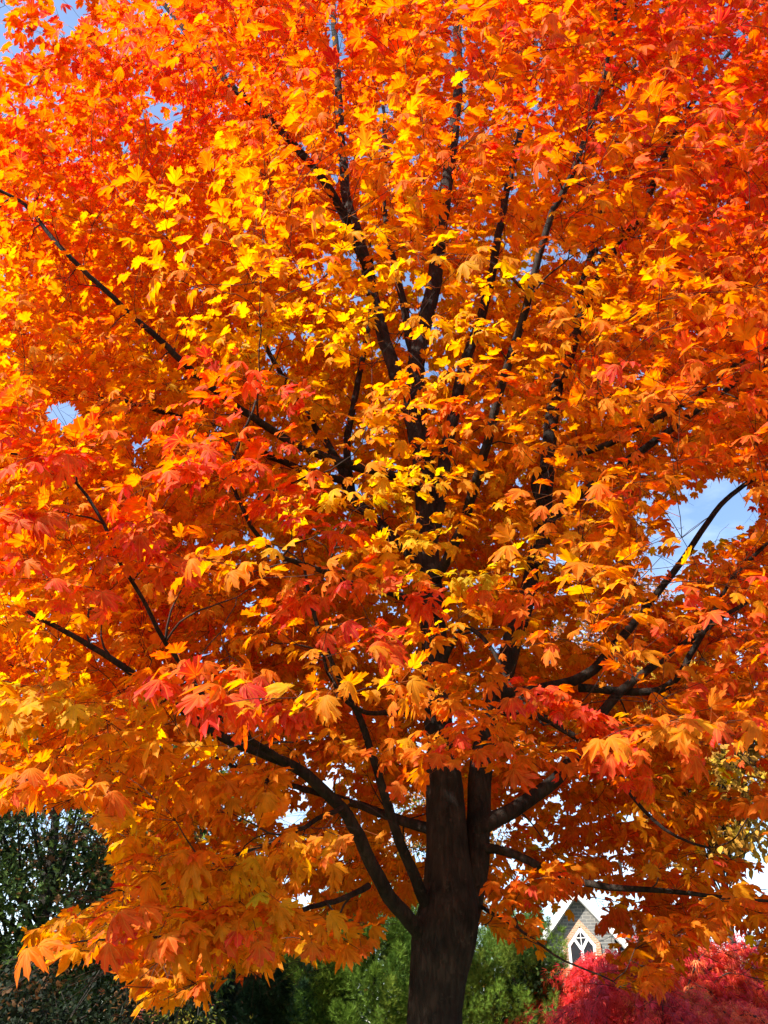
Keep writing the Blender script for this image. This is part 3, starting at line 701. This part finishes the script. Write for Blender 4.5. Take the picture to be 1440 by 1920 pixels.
# front sprays, gathered by bough and colour: each bough of the photo is a part of its own
def hue_name(t):
    return "crimson red" if t > .9 else "red orange" if t > .75 else "orange" if t > .5 else "golden orange" if t > .35 else "golden yellow"
bough = []
for sx, sy, sY, st, sp, _ in SPRAYS:
    for q in bough:
        if abs(q[0] - sx) < 75 and abs(q[1] - sy) < 50 and abs(q[2] - st) < 0.16: q[3].append((sx, sy, sY, st, sp)); break
    else: bough.append([sx, sy, st, [(sx, sy, sY, st, sp)]])
for q in bough:
    LV = Leaves()
    for sx, sy, sY, st, sp in q[3]:
        T = at(sx, sy, sY)
        P, dd, li = grow_twig(T)
        qx, qy, qz = proj(P)
        if np.any(inpoly(qx, qy, TRUNK_VIEW) & (P[:, 1] < 5.85)): twigs[li].pop(); continue
        for s in spray(LV, T, dd[-1], st - 0.15 * max(0, st - 0.6) / 0.35, sp, None, dens=1.5, size=0.093): twigs[li].append(s)
    B = LV.arrays(); mid = B[0] + norm(B[1]) * (B[3] * 0.45)[:, None]
    ok = keep_leaf(mid, np.ones(len(mid), bool)); B = [a[ok] for a in B]
    if not len(B[0]): continue
    o = link("leaf_spray", leaf_mesh("leaf_spray", *B), M_MAPLE, maple)
    o["label"] = "spray of " + hue_name(q[2]) + " maple leaves at the crown's front"

for li, tw in enumerate(twigs):
    if not tw: continue
    VV, FF, off = [], [], 0
    for P, r in tw:
        V, F = tube(P, r, 5 if r[0] > 0.004 else 4)
        F = np.array([f for f in F if len(f) == 4])
        VV.append(V); FF.append(F + off); off += len(V)
    o = link("twigs", mesh_np("twigs", np.concatenate(VV), np.concatenate(FF), smooth=True), M_TWIG, limb_obs[li])
    o.location = (0, 0, 0); o["kind"] = "stuff"

# ------------------------------------------------------------------ background trees and shrubs
def cards(name, P, axis, nrm, size, col, shape, parent, mat):
    ax = norm(axis); nr = norm(nrm - ax * np.sum(nrm * ax, -1, keepdims=True)); sd = np.cross(ax, nr)
    V = np.array(shape[0], float); F = np.array(shape[1])
    Q = P[:, None] + (sd[:, None] * V[None, :, 0:1] + ax[:, None] * V[None, :, 1:2] + nr[:, None] * V[None, :, 2:3]) * np.asarray(size)[:, None, None]
    m, nv = len(P), len(V)
    Fs = (F[None] + (np.arange(m) * nv)[:, None, None]).reshape(-1, F.shape[1])
    return link(name, mesh_np(name, Q.reshape(-1, 3), Fs, np.repeat(col, nv, 0)), mat, parent)

OVAL = ([(0, 0, 0), (0.26, 0.35, 0.06), (0.2, 0.72, 0.03), (0, 1, -0.1), (-0.2, 0.72, 0.03), (-0.26, 0.35, 0.06)], [(0, 1, 5), (1, 2, 5), (2, 4, 5), (2, 3, 4)])
OAK = ([(0, 0, 0), (.1, .15, .02), (.3, .3, .05), (.12, .42, .02), (.36, .62, .04), (.1, .7, 0), (0, 1, -.12), (-.1, .7, 0), (-.36, .62, .04), (-.12, .42, .02), (-.3, .3, .05), (-.1, .15, .02)],
       [(0, 1, 11), (1, 2, 3), (1, 3, 11), (11, 3, 9), (11, 9, 10), (3, 4, 5), (3, 5, 9), (9, 5, 7), (9, 7, 8), (5, 6, 7)])
NEEDLE = ([(-.05, 0, 0), (.05, 0, 0), (0, 1, .1), (0, .1, -.05), (0.12, .15, .04), (.42, .62, .12), (0, .1, 0), (-.12, .15, .04), (-.42, .62, .12), (0, .35, .03), (.08, .4, .12), (.22, .92, .3), (0, .35, .03), (-.08, .4, -.02), (-.22, .92, -.1)],
          [(0, 1, 2), (3, 4, 5), (6, 7, 8), (9, 10, 11), (12, 13, 14)])
LACE = ([(-.07, .3, 0), (.07, .3, 0), (0, 1, -.1), (.0, 0, 0), (.20, .22, 0), (.34, .80, -.08), (0, 0, 0), (-.20, .22, 0), (-.34, .80, -.08), (.0, 0, 0), (.2, .04, 0), (.58, .45, -.1), (0, 0, 0), (-.2, .04, 0), (-.58, .45, -.1)],
        [(0, 1, 2), (3, 4, 5), (6, 7, 8), (9, 10, 11), (12, 13, 14)])

def mixcols(n, cols, wts, jit=0.18):
    c = np.array(cols)[rng.choice(len(cols), n, p=np.array(wts) / sum(wts))]
    return c * rng.uniform(1 - jit, 1 + jit, (n, 1))

def leafy_tree(name, base, h, rad, low, nclump, per, size, cols, wts, label, cat="tree", shape=OVAL, group=None, clump=0.5, trunk_r=0.14, squash=1.0, flat=0.6):
    base = np.array(base, float)
    root = empty(name, base, label, cat, group)
    top = base + np.array([0, 0, h])
    g = rng
    # clump places on boughs through the crown
    c = g.normal(0, 1, (nclump, 3)); c = norm(c) * (g.uniform(0.12, 1, (nclump, 1)) ** 0.45)
    cz = low + (h - low) * 0.5
    C = base + np.array([0, 0, cz]) + c * np.array([rad, rad * squash, (h - low) * 0.5])
    b = MB()
    tp_ = spline(np.array([base + np.array([0, 0, -.1]), base + np.array([0.03, 0, low * 0.6]), base + np.array([g.normal(0, .1), 0, cz]), base + np.array([g.normal(0, .2), g.normal(0, .2), h * 0.86])]), 0.2)
    rr = np.linspace(trunk_r, 0.015, len(tp_)); rr[0] *= 1.4
    b.tube(tp_, rr, 9, 0.04, 3)
    tr = link("trunk", b.mesh("trunk", smooth=True), M_BGBARK, root)
    b = MB()
    for q in C[:min(len(C), 70)]:
        zt = base[2] + low * 0.5 + (q[2] - base[2] - low * 0.5) * g.uniform(0.35, 0.7)
        k = int(np.argmin(np.abs(tp_[:, 2] - zt))); a = tp_[k]
        m = (a + q) / 2 + np.array([0, 0, -0.08 * np.linalg.norm(q - a)]) + g.normal(0, 0.06, 3)
        s = spline(np.array([a, m, q]), 0.25); b.tube(s, np.linspace(rr[k] * 0.22 + 0.006, 0.004, len(s)), 4)
        for _ in range(2):
            e_ = q + g.normal(0, clump * 0.7, 3); s2 = np.array([s[len(s) // 2], (s[len(s) // 2] + e_) / 2 + g.normal(0, .05, 3), e_]); b.tube(s2, [0.009, 0.006, 0.003], 3)
    br = link("branches", b.mesh("branches", smooth=True), M_BGBARK, root); br["kind"] = "stuff"
    n = nclump * per
    P = np.repeat(C, per, 0) + g.normal(0, clump * 0.5, (n, 3)) * np.array([1, 1, flat])
    outd = norm(P - (base + np.array([0, 0, cz])))
    ax = norm(outd * 0.5 + g.normal(0, .6, (n, 3)) + np.array([0, 0, -.45])); nr = norm(np.array([0, 0, .9]) + outd * .4 + g.normal(0, .45, (n, 3)))
    ccol = np.repeat(g.uniform(0.55, 1.4, nclump), per)[:, None]
    kc = np.repeat(mixcols(nclump, cols, wts, 0.1), per, 0); own = mixcols(n, cols, wts)
    col = np.where(g.random((n, 1)) < 0.7, kc, own) * ccol
    cr = cards("crown", P, ax, nr, size * g.uniform(.7, 1.3, n), col, shape, root, M_BGLEAF)
    return root

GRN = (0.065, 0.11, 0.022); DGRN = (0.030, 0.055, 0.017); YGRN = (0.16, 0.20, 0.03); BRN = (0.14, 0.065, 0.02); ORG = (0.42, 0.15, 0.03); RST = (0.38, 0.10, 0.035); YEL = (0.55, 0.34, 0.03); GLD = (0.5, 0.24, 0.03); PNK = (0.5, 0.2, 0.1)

def ground_at(px, Y):
    p = at(px, 1800, Y); return np.array([p[0], Y, 0.0])

p = ground_at(70, 12.5)
leafy_tree("oak_tree", p, 6.6, 2.7, 0.7, 270, 130, 0.105, [DGRN, GRN, YGRN, BRN, RST], [5, 4, .7, 1.2, .35], "shade-darkened green oak with a few rusty leaves at the left edge", shape=OAK, clump=0.55, trunk_r=0.18)  # dark leaf greens stand in for shade falling on the oak
p = ground_at(30, 8.6)
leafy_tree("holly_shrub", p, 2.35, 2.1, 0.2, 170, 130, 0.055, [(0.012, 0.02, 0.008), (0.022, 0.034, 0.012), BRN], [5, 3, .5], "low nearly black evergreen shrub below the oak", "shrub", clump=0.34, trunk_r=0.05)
p = ground_at(235, 9.2)
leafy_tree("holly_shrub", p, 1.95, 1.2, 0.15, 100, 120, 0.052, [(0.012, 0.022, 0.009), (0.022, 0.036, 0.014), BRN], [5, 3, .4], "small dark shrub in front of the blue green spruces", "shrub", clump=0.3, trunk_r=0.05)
p = ground_at(375, 9.0)
leafy_tree("spindle_shrub", p, 2.06, 0.42, 0.9, 26, 30, 0.08, [YGRN, (0.4, 0.34, 0.04), (0.35, 0.09, 0.06)], [3, 3, .6], "little yellow green shrub tip with reddish buds", "shrub", clump=0.2, trunk_r=0.02)
p = ground_at(575, 24)
leafy_tree("golden_tree", p, 5.0, 1.0, 1.6, 60, 60, 0.13, [YEL, GLD], [2, 2], "small golden tree glimpsed left of the green yew", clump=0.36)
for px_, Y_, h_, rd, lo_, cols, wts, lab in [
    (1245, 27, 15.8, 2.6, .62, [RST, ORG, PNK], [2, 3, 2], "pinkish orange tree top rising into the blue gap at right"),
    (1185, 31, 15.6, 3.6, .62, [GLD, ORG, YEL], [3, 3, 1], "distant amber tree seen through the maple right of the stem"),
    (1375, 17, 8.6, 1.5, .5, [YEL, GLD, BRN], [3, 3, 1], "yellow leaved tree with bare twigs behind the right edge"),
    (840, 36, 13.0, 3.0, .4, [GLD, ORG, GRN], [3, 3, 1], "bronze tree behind the maple trunk"),
    (330, 30, 11.0, 3.0, .3, [GLD, BRN, YGRN], [3, 2, 2], "tawny tree far behind the blue green spruces"),
    (60, 34, 16.0, 4.0, .3, [BRN, GRN, ORG], [2, 2, 2], "tall bronze green tree far behind the oak")]:
    leafy_tree("autumn_tree", ground_at(px_, Y_), h_, rd, h_ * lo_, 170, 48, 0.17, cols, wts, lab, group="autumn trees beyond the maple", clump=0.55, trunk_r=0.1)
leafy_tree("plum_tree", ground_at(1475, 30), 5.2, 1.6, 1.2, 80, 50, 0.15, [(0.05, 0.035, 0.06), (0.09, 0.05, 0.07)], [1, 1], "dark purple tree at the right edge beyond the red maple", clump=0.4)

def conifer(name, base, h, rad, n, size, cols, wts, label, lumps=26, tip=1.0, upright=0.8, cat="conifer", group=None):
    """dense evergreen of upswept sprays over a lumpy body with gaps between the lumps"""
    base = np.array(base, float); root = empty(name, base, label, cat, group); g = rng
    b = MB(); s = spline(np.array([base + [0, 0, -.1], base + [0.02, 0, h * .4], base + [0, 0, h * .9]]), 0.2)
    b.tube(s, np.linspace(0.09, 0.015, len(s)), 7); link("trunk", b.mesh("trunk", smooth=True), M_BGBARK, root)
    # plumes: each an upswept spindle with its own sprays
    np_ = lumps
    u = g.uniform(0, 1, np_) ** 0.8; th = g.uniform(0, 6.283, np_)
    prof = lambda q: np.sqrt(np.clip(1 - q ** 1.7, 0, 1)) * (0.75 + 0.25 * np.minimum(1, q * 5))
    rp_ = rad * prof(u) * g.uniform(0.72, 1.05, np_)
    C = base + np.stack([rp_ * np.cos(th), rp_ * np.sin(th), u * h * 0.9], 1)
    out_ = np.stack([np.cos(th), np.sin(th), np.zeros(np_)], 1)
    D = norm(out_ * 0.45 + np.array([0, 0, upright]) + g.normal(0, .12, (np_, 3)))
    ln = g.uniform(0.45, 0.85, np_) * (0.6 + 0.5 * rad)
    k = g.integers(0, np_, n); t = g.uniform(0, 1, n); w = 0.15 * (0.5 + rad * 0.5) * np.sin(np.pi * np.clip(t * 0.8 + 0.2, 0, 1)) + 0.02
    off = norm(g.normal(0, 1, (n, 3))); P = C[k] + D[k] * (t * ln[k])[:, None] + off * (w * g.uniform(.5, 1.1, n))[:, None]
    ax = norm(D[k] * 0.9 + off * 0.75 + g.normal(0, .3, (n, 3))); nr = norm(off + g.normal(0, .5, (n, 3)))
    col = mixcols(np_, cols, wts, .12)[k] * g.uniform(.75, 1.25, (n, 1))
    cards("crown", P, ax, nr, size * g.uniform(.7, 1.3, n), col, NEEDLE, root, M_YEW)
    return root

YEWC = [(0.12, 0.20, 0.022), (0.07, 0.135, 0.018), (0.18, 0.25, 0.03)]
conifer("yew_bush", ground_at(700, 12.9), 3.1, 1.2, 60000, 0.080, YEWC, [4, 3, 2], "bright green feathery yew just left of the maple trunk", 190, cat="yew", group="green yews behind the trunk")
conifer("yew_bush", ground_at(908, 13.6), 3.05, 1.25, 60000, 0.075, YEWC, [3, 4, 2], "bright green feathery yew right of the maple trunk", 190, cat="yew", group="green yews behind the trunk")
conifer("yew_bush", ground_at(568, 12.6), 2.4, 0.85, 28000, 0.08, [(0.022, 0.05, 0.02), (0.035, 0.065, 0.022)], [2, 1], "yew coloured dark as if shaded, left of the bright yews", 60, cat="yew")  # shade is put into its needle colours, darker than the other yews
leafy_tree("laurel_shrub", ground_at(985, 13.2), 2.65, 0.55, 0.4, 70, 60, 0.085, [DGRN, GRN, (0.07, 0.10, 0.04)], [4, 3, 1], "dark glossy laurel between the yew and the stone house", "shrub", clump=0.26, trunk_r=0.04)
SPR = [(0.03, 0.05, 0.035), (0.045, 0.07, 0.045)]
for px_, Y_, h_, rd, lab in [(400, 15, 2.9, 1.2, "dark blue green spruce behind the yellow green shrub"), (500, 17, 2.8, 1.3, "dark blue green spruce beside the shaded yew"), (295, 16, 3.5, 1.3, "tallest dark blue green spruce beside the oak")]:
    conifer("spruce_tree", ground_at(px_, Y_), h_, rd, 24000, 0.12, SPR, [1, 1], lab, 70, cat="spruce", group="dark spruces at the back")

def far_wood():
    n = 30000
    th = rng.uniform(R(20), R(160), n); Yr = rng.uniform(58, 72, n)
    X = Yr * np.cos(th) * 1.6; X = rng.uniform(-75, 75, n)
    hh = 6.5 + 1.5 * np.sin(X * 0.23) + 1.1 * np.sin(X * 0.61 + 1) + 0.7 * np.sin(X * 1.7)
    P = np.stack([X, Yr, hh * rng.uniform(0, 1, n) ** 0.7], 1)
    ax = norm(rng.normal(0, 1, (n, 3)) + [0, -.3, -.3]); nr = norm(rng.normal(0, .6, (n, 3)) + [-.3, -.5, .6])
    kk = np.sin(X * .35) + rng.normal(0, .5, n)
    col = np.where(kk[:, None] > .9, mixcols(n, [GLD, ORG, BRN], [2, 1, 2]), mixcols(n, [GRN, DGRN, YGRN], [3, 4, .5]))
    o = cards("distant_wood", P, ax, nr, 0.75 * rng.uniform(.6, 1.3, n), col, OVAL, None, M_BGLEAF)
    tag(o, "low distant wood of green and bronze trees along the horizon", "wood", None, "stuff")
far_wood()

# red laceleaf maple: weeping layers of fine leaves
def laceleaf(base, rad, h, n, label):
    base = np.array(base, float); root = empty("japanese_maple", base, label, "tree"); g = rng
    b = MB(); s = spline(np.array([base + [0, 0, -.1], base + [0.06, -.02, .5], base + [-.08, 0, .95], base + [0.05, 0, 1.35]]), .1)
    b.tube(s, np.linspace(.11, .06, len(s)), 9, .05, 2); link("trunk", b.mesh("trunk", smooth=True), M_BGBARK, root)
    b = MB(); tw, C = MB(), []
    nb = 125
    for i in range(nb):
        th = g.uniform(0, 6.283); rr = rad * g.uniform(.25, 1.0); o_ = np.array([math.cos(th), math.sin(th) * 0.85, 0])
        lump = 0.86 + 0.16 * math.sin(3 * th + 0.8) + 0.08 * math.sin(5 * th)
        zt = h * lump * (1 - 0.22 * (rr / rad) ** 2) * g.uniform(0.84, 1.02)
        a = s[-1 - int(g.integers(0, 6))]
        top_ = base + o_ * rr * .72 + [0, 0, zt]; end = base + o_ * (rr * 1.08) + [0, 0, zt - g.uniform(.3, .95)]
        q = spline(np.array([a, (a + top_) / 2 + [0, 0, .22], top_, (top_ + end) / 2 + o_ * .1 + [0, 0, .08], end]), .07)
        b.tube(q, np.linspace(.020, .003, len(q)), 5)
        C.append(q[int(len(q) * .45):])
        for _ in range(3):
            j = int(g.integers(len(q) // 2, len(q))); e_ = q[j] + o_ * .1 + np.array([g.normal(0, .14), g.normal(0, .14), -g.uniform(.15, .5)])
            qq = spline(np.array([q[j], (q[j] + e_) / 2 + [0, 0, .06], e_]), .06); tw.tube(qq, np.linspace(.004, .002, len(qq)), 3); C.append(qq)
    bo = link("branches", b.mesh("branches", smooth=True), M_BGBARK, root); bo["kind"] = "stuff"
    to = link("twigs", tw.mesh("twigs"), M_TWIG, root); to["kind"] = "stuff"
    ck = np.concatenate([np.full(len(c), i) for i, c in enumerate(C)]); C = np.concatenate(C)
    i = g.integers(0, len(C), n); P = C[i] + g.normal(0, .05, (n, 3))
    o_ = P - base; o_[:, 2] = 0; o_ = norm(o_)
    ax = norm(o_ * .5 + g.normal(0, .5, (n, 3)) + np.array([0, 0, -.75])); nr = norm(np.array([0, 0, .6]) + o_ * .6 + g.normal(0, .5, (n, 3)))
    bc = mixcols(int(ck.max()) + 1, [(0.86, 0.075, 0.06), (0.88, 0.14, 0.05), (0.74, 0.05, 0.07), (0.88, 0.24, 0.07)], [4, 3, 2.5, 1.2], .18)
    col = bc[ck[i]] * g.uniform(.65, 1.2, (n, 1))
    cards("crown", P, ax, nr, 0.105 * g.uniform(.6, 1.35, n), col, LACE, root, M_LACE)
laceleaf(ground_at(1225, 12.4), 2.55, 2.66, 42000, "scarlet weeping laceleaf maple in front of the stone house")

# ------------------------------------------------------------------ stone house
def house():
    apex = at(1079, 1668, 44.0)
    yaw = R(-14)
    c, s_ = math.cos(yaw), math.sin(yaw); M = np.array([[c, -s_, 0], [s_, c, 0], [0, 0, 1]])
    base = np.array([apex[0], apex[1], 0.0]); H = apex[2]
    root = empty("stone_house", base, "grey stone house with white gable boards and brick edged window", "house")
    root.rotation_euler = (0, 0, yaw)
    def part(name, mb, mat, parent=root, smooth=False):
        me = mb.mesh(name, smooth=smooth); me.materials.append(mat)
        o = bpy.data.objects.new(name, me); scene.collection.objects.link(o); o.parent = parent; return o
    STONE = brick_mat("rubble_stone", (0.085, 0.09, 0.088), (0.17, 0.165, 0.15), (0.27, 0.25, 0.22), 0.36, 0.145, 0.016)
    BRICK = brick_mat("red_brick", (0.40, 0.16, 0.075), (0.50, 0.24, 0.12), (0.48, 0.38, 0.28), 0.22, 0.075, 0.012)
    WHITE = plain("white_paint", (0.80, 0.78, 0.72), 0.5, 0.04)
    SLATE = brick_mat("roof_slate", (0.07, 0.075, 0.085), (0.12, 0.12, 0.13), (0.03, 0.03, 0.03), 0.3, 0.2, 0.01)
    GLASS = plain("dark_glass", (0.02, 0.025, 0.03), 0.08, 0.1, spec=0.7)
    hw, eave = 1.52, H - 1.75           # half width of the gable, eaves height
    b = MB(); b.prism([(-hw, 0), (hw, 0), (hw, eave), (0, H - 0.22), (-hw, eave)], 0, 5.0); gable = part("wall", b, STONE)
    # the wing to the right and a low porch to the left
    b = MB(); b.box((3.65, 3.2, eave * .5 - .45), (4.2, 3.2, eave - .9)); part("wall", b, STONE)
    b = MB(); b.prism([(-3.1, 0), (-1.54, 0), (-1.54, H - 3.05), (-2.3, H - 2.35), (-3.1, H - 3.05)], -0.5, 2.2); part("porch_wall", b, STONE)
    # roofs
    def slope(b_, x0, z0, x1, z1, th, y0, y1):
        d = np.array([x1 - x0, z1 - z0]); d = d / np.linalg.norm(d); n = np.array([-d[1], d[0]]) * th
        if n[1] < 0: n = -n
        b_.prism([(x0, z0), (x1, z1), (x1 + n[0], z1 + n[1]), (x0 + n[0], z0 + n[1])], y0, y1)
    k = 1.75 / 1.52
    b = MB(); slope(b, -hw - .42, H - .13 - (hw + .42) * k, -.01, H - .13, .10, -.30, 5.2); slope(b, hw + .42, H - .13 - (hw + .42) * k, .01, H - .13, .10, -.30, 5.2); roof = part("roof", b, SLATE)
    b = MB(); b.prism([(1.75, eave - .88), (5.8, eave - .88), (5.8, eave - .8), (1.75, eave - .8)], 1.3, 1.6)
    e = MB(); e.add([(1.6, 1.35, eave - .8), (5.95, 1.35, eave - .8), (5.95, 3.2, eave + .85), (1.6, 3.2, eave + .85), (1.6, 5.1, eave - .8), (5.95, 5.1, eave - .8)], [(0, 1, 2, 3), (3, 2, 5, 4), (0, 3, 4), (1, 5, 2), (0, 4, 5, 1)])
    part("roof", e, SLATE); part("gutter", b, WHITE)
    # gable boards: white boards with a grey soffit line
    for sgn in (-1, 1):
        b = MB(); slope(b, sgn * (hw + .46), H - .32 - (hw + .46) * k, sgn * .012, H - .32, .30, -.40, -.303); bb = part("gable_board", b, WHITE)
        b2 = MB(); slope(b2, sgn * (hw + .40), H - .40 - (hw + .40) * k, sgn * .02, H - .40, .06, -.30, -.003); part("soffit", b2, plain("soffit_grey", (0.25, 0.25, 0.24)), bb)
    b = MB(); b.box((0, -.35, H + .02), (.16, .2, .42)); part("finial", b, WHITE)
    # brick surround: pointed head with straight slopes, standing a little proud of the stone
    zc = H - 1.30                        # top of the brick
    w = .86; sh = zc - 1.0
    b = MB()
    b.prism([(0, zc), (w, sh), (w, sh - 1.4), (w - .22, sh - 1.4), (w - .22, sh - .06), (0, zc - .30)], -.06, 0.10)
    b.prism([(0, zc), (0, zc - .30), (-w + .22, sh - .06), (-w + .22, sh - 1.4), (-w, sh - 1.4), (-w, sh)], -.06, 0.10)
    part("brick_surround", b, BRICK)
    wi = w - .222; ap = zc - .303; si = sh - .063
    frame = MB()
    t = .13
    kk = (ap - si) / wi
    def bar(x0, z0, x1, z1, th, y0=-.045, y1=.05): 
        d = np.array([x1 - x0, z1 - z0]); d = d / np.linalg.norm(d); n = np.array([-d[1], d[0]]) * th / 2
        frame.prism([(x0 - n[0], z0 - n[1]), (x1 - n[0], z1 - n[1]), (x1 + n[0], z1 + n[1]), (x0 + n[0], z0 + n[1])], y0, y1)
    bar(0, ap - .09, wi - .06, si - .05, t); bar(0, ap - .09, -wi + .06, si - .05, t, -.047)
    bar(wi - .065, si, wi - .065, si - 1.4, t, -.042); bar(-wi + .065, si, -wi + .065, si - 1.4, t, -.042)
    bar(0, si - .22, 0, si - 1.4, t, -.044)
    bar(-.33, (ap + si) / 2 - .1, .02, si - .26, .12, -.040); bar(.33, (ap + si) / 2 - .1, -.02, si - .26, .12, -.038)
    bar(0, ap - .2, 0, si - .2, .035, -.036); bar(-.3, ap - .48, .3, ap - .48, .035, -.034)
    win = part("window", frame, WHITE)
    g = MB(); g.prism([(-wi, si - 1.4), (wi, si - 1.4), (wi, si), (0, ap), (-wi, si)], -.012, .02); part("pane", g, GLASS, win)
    # small windows of the wing
    for wx in (3.3,):
        f = MB(); f.box((wx, 1.58, eave - 1.6), (.9, .1, 1.2)); wo = part("window", f, WHITE)
        for dx in (-.21, .21):
            for dz in (-.27, .27):
                q = MB(); q.box((wx + dx, 1.525, eave - 1.6 + dz), (.36, .03, .46)); part("pane", q, GLASS, wo)
    b = MB(); b.box((3.6, 3.6, eave + 1.2), (.6, .6, 1.6)); b.box((3.6, 3.6, eave + 2.05), (.72, .72, .12)); part("chimney", b, BRICK, roof)
    b = MB(); b.prism([(-3.22, H - 3.14), (-2.3, H - 2.30), (-1.545, H - 2.98), (-1.545, H - 2.88), (-2.3, H - 2.18), (-3.3, H - 3.1)], -.62, 2.1); part("porch_roof", b, SLATE)
house()
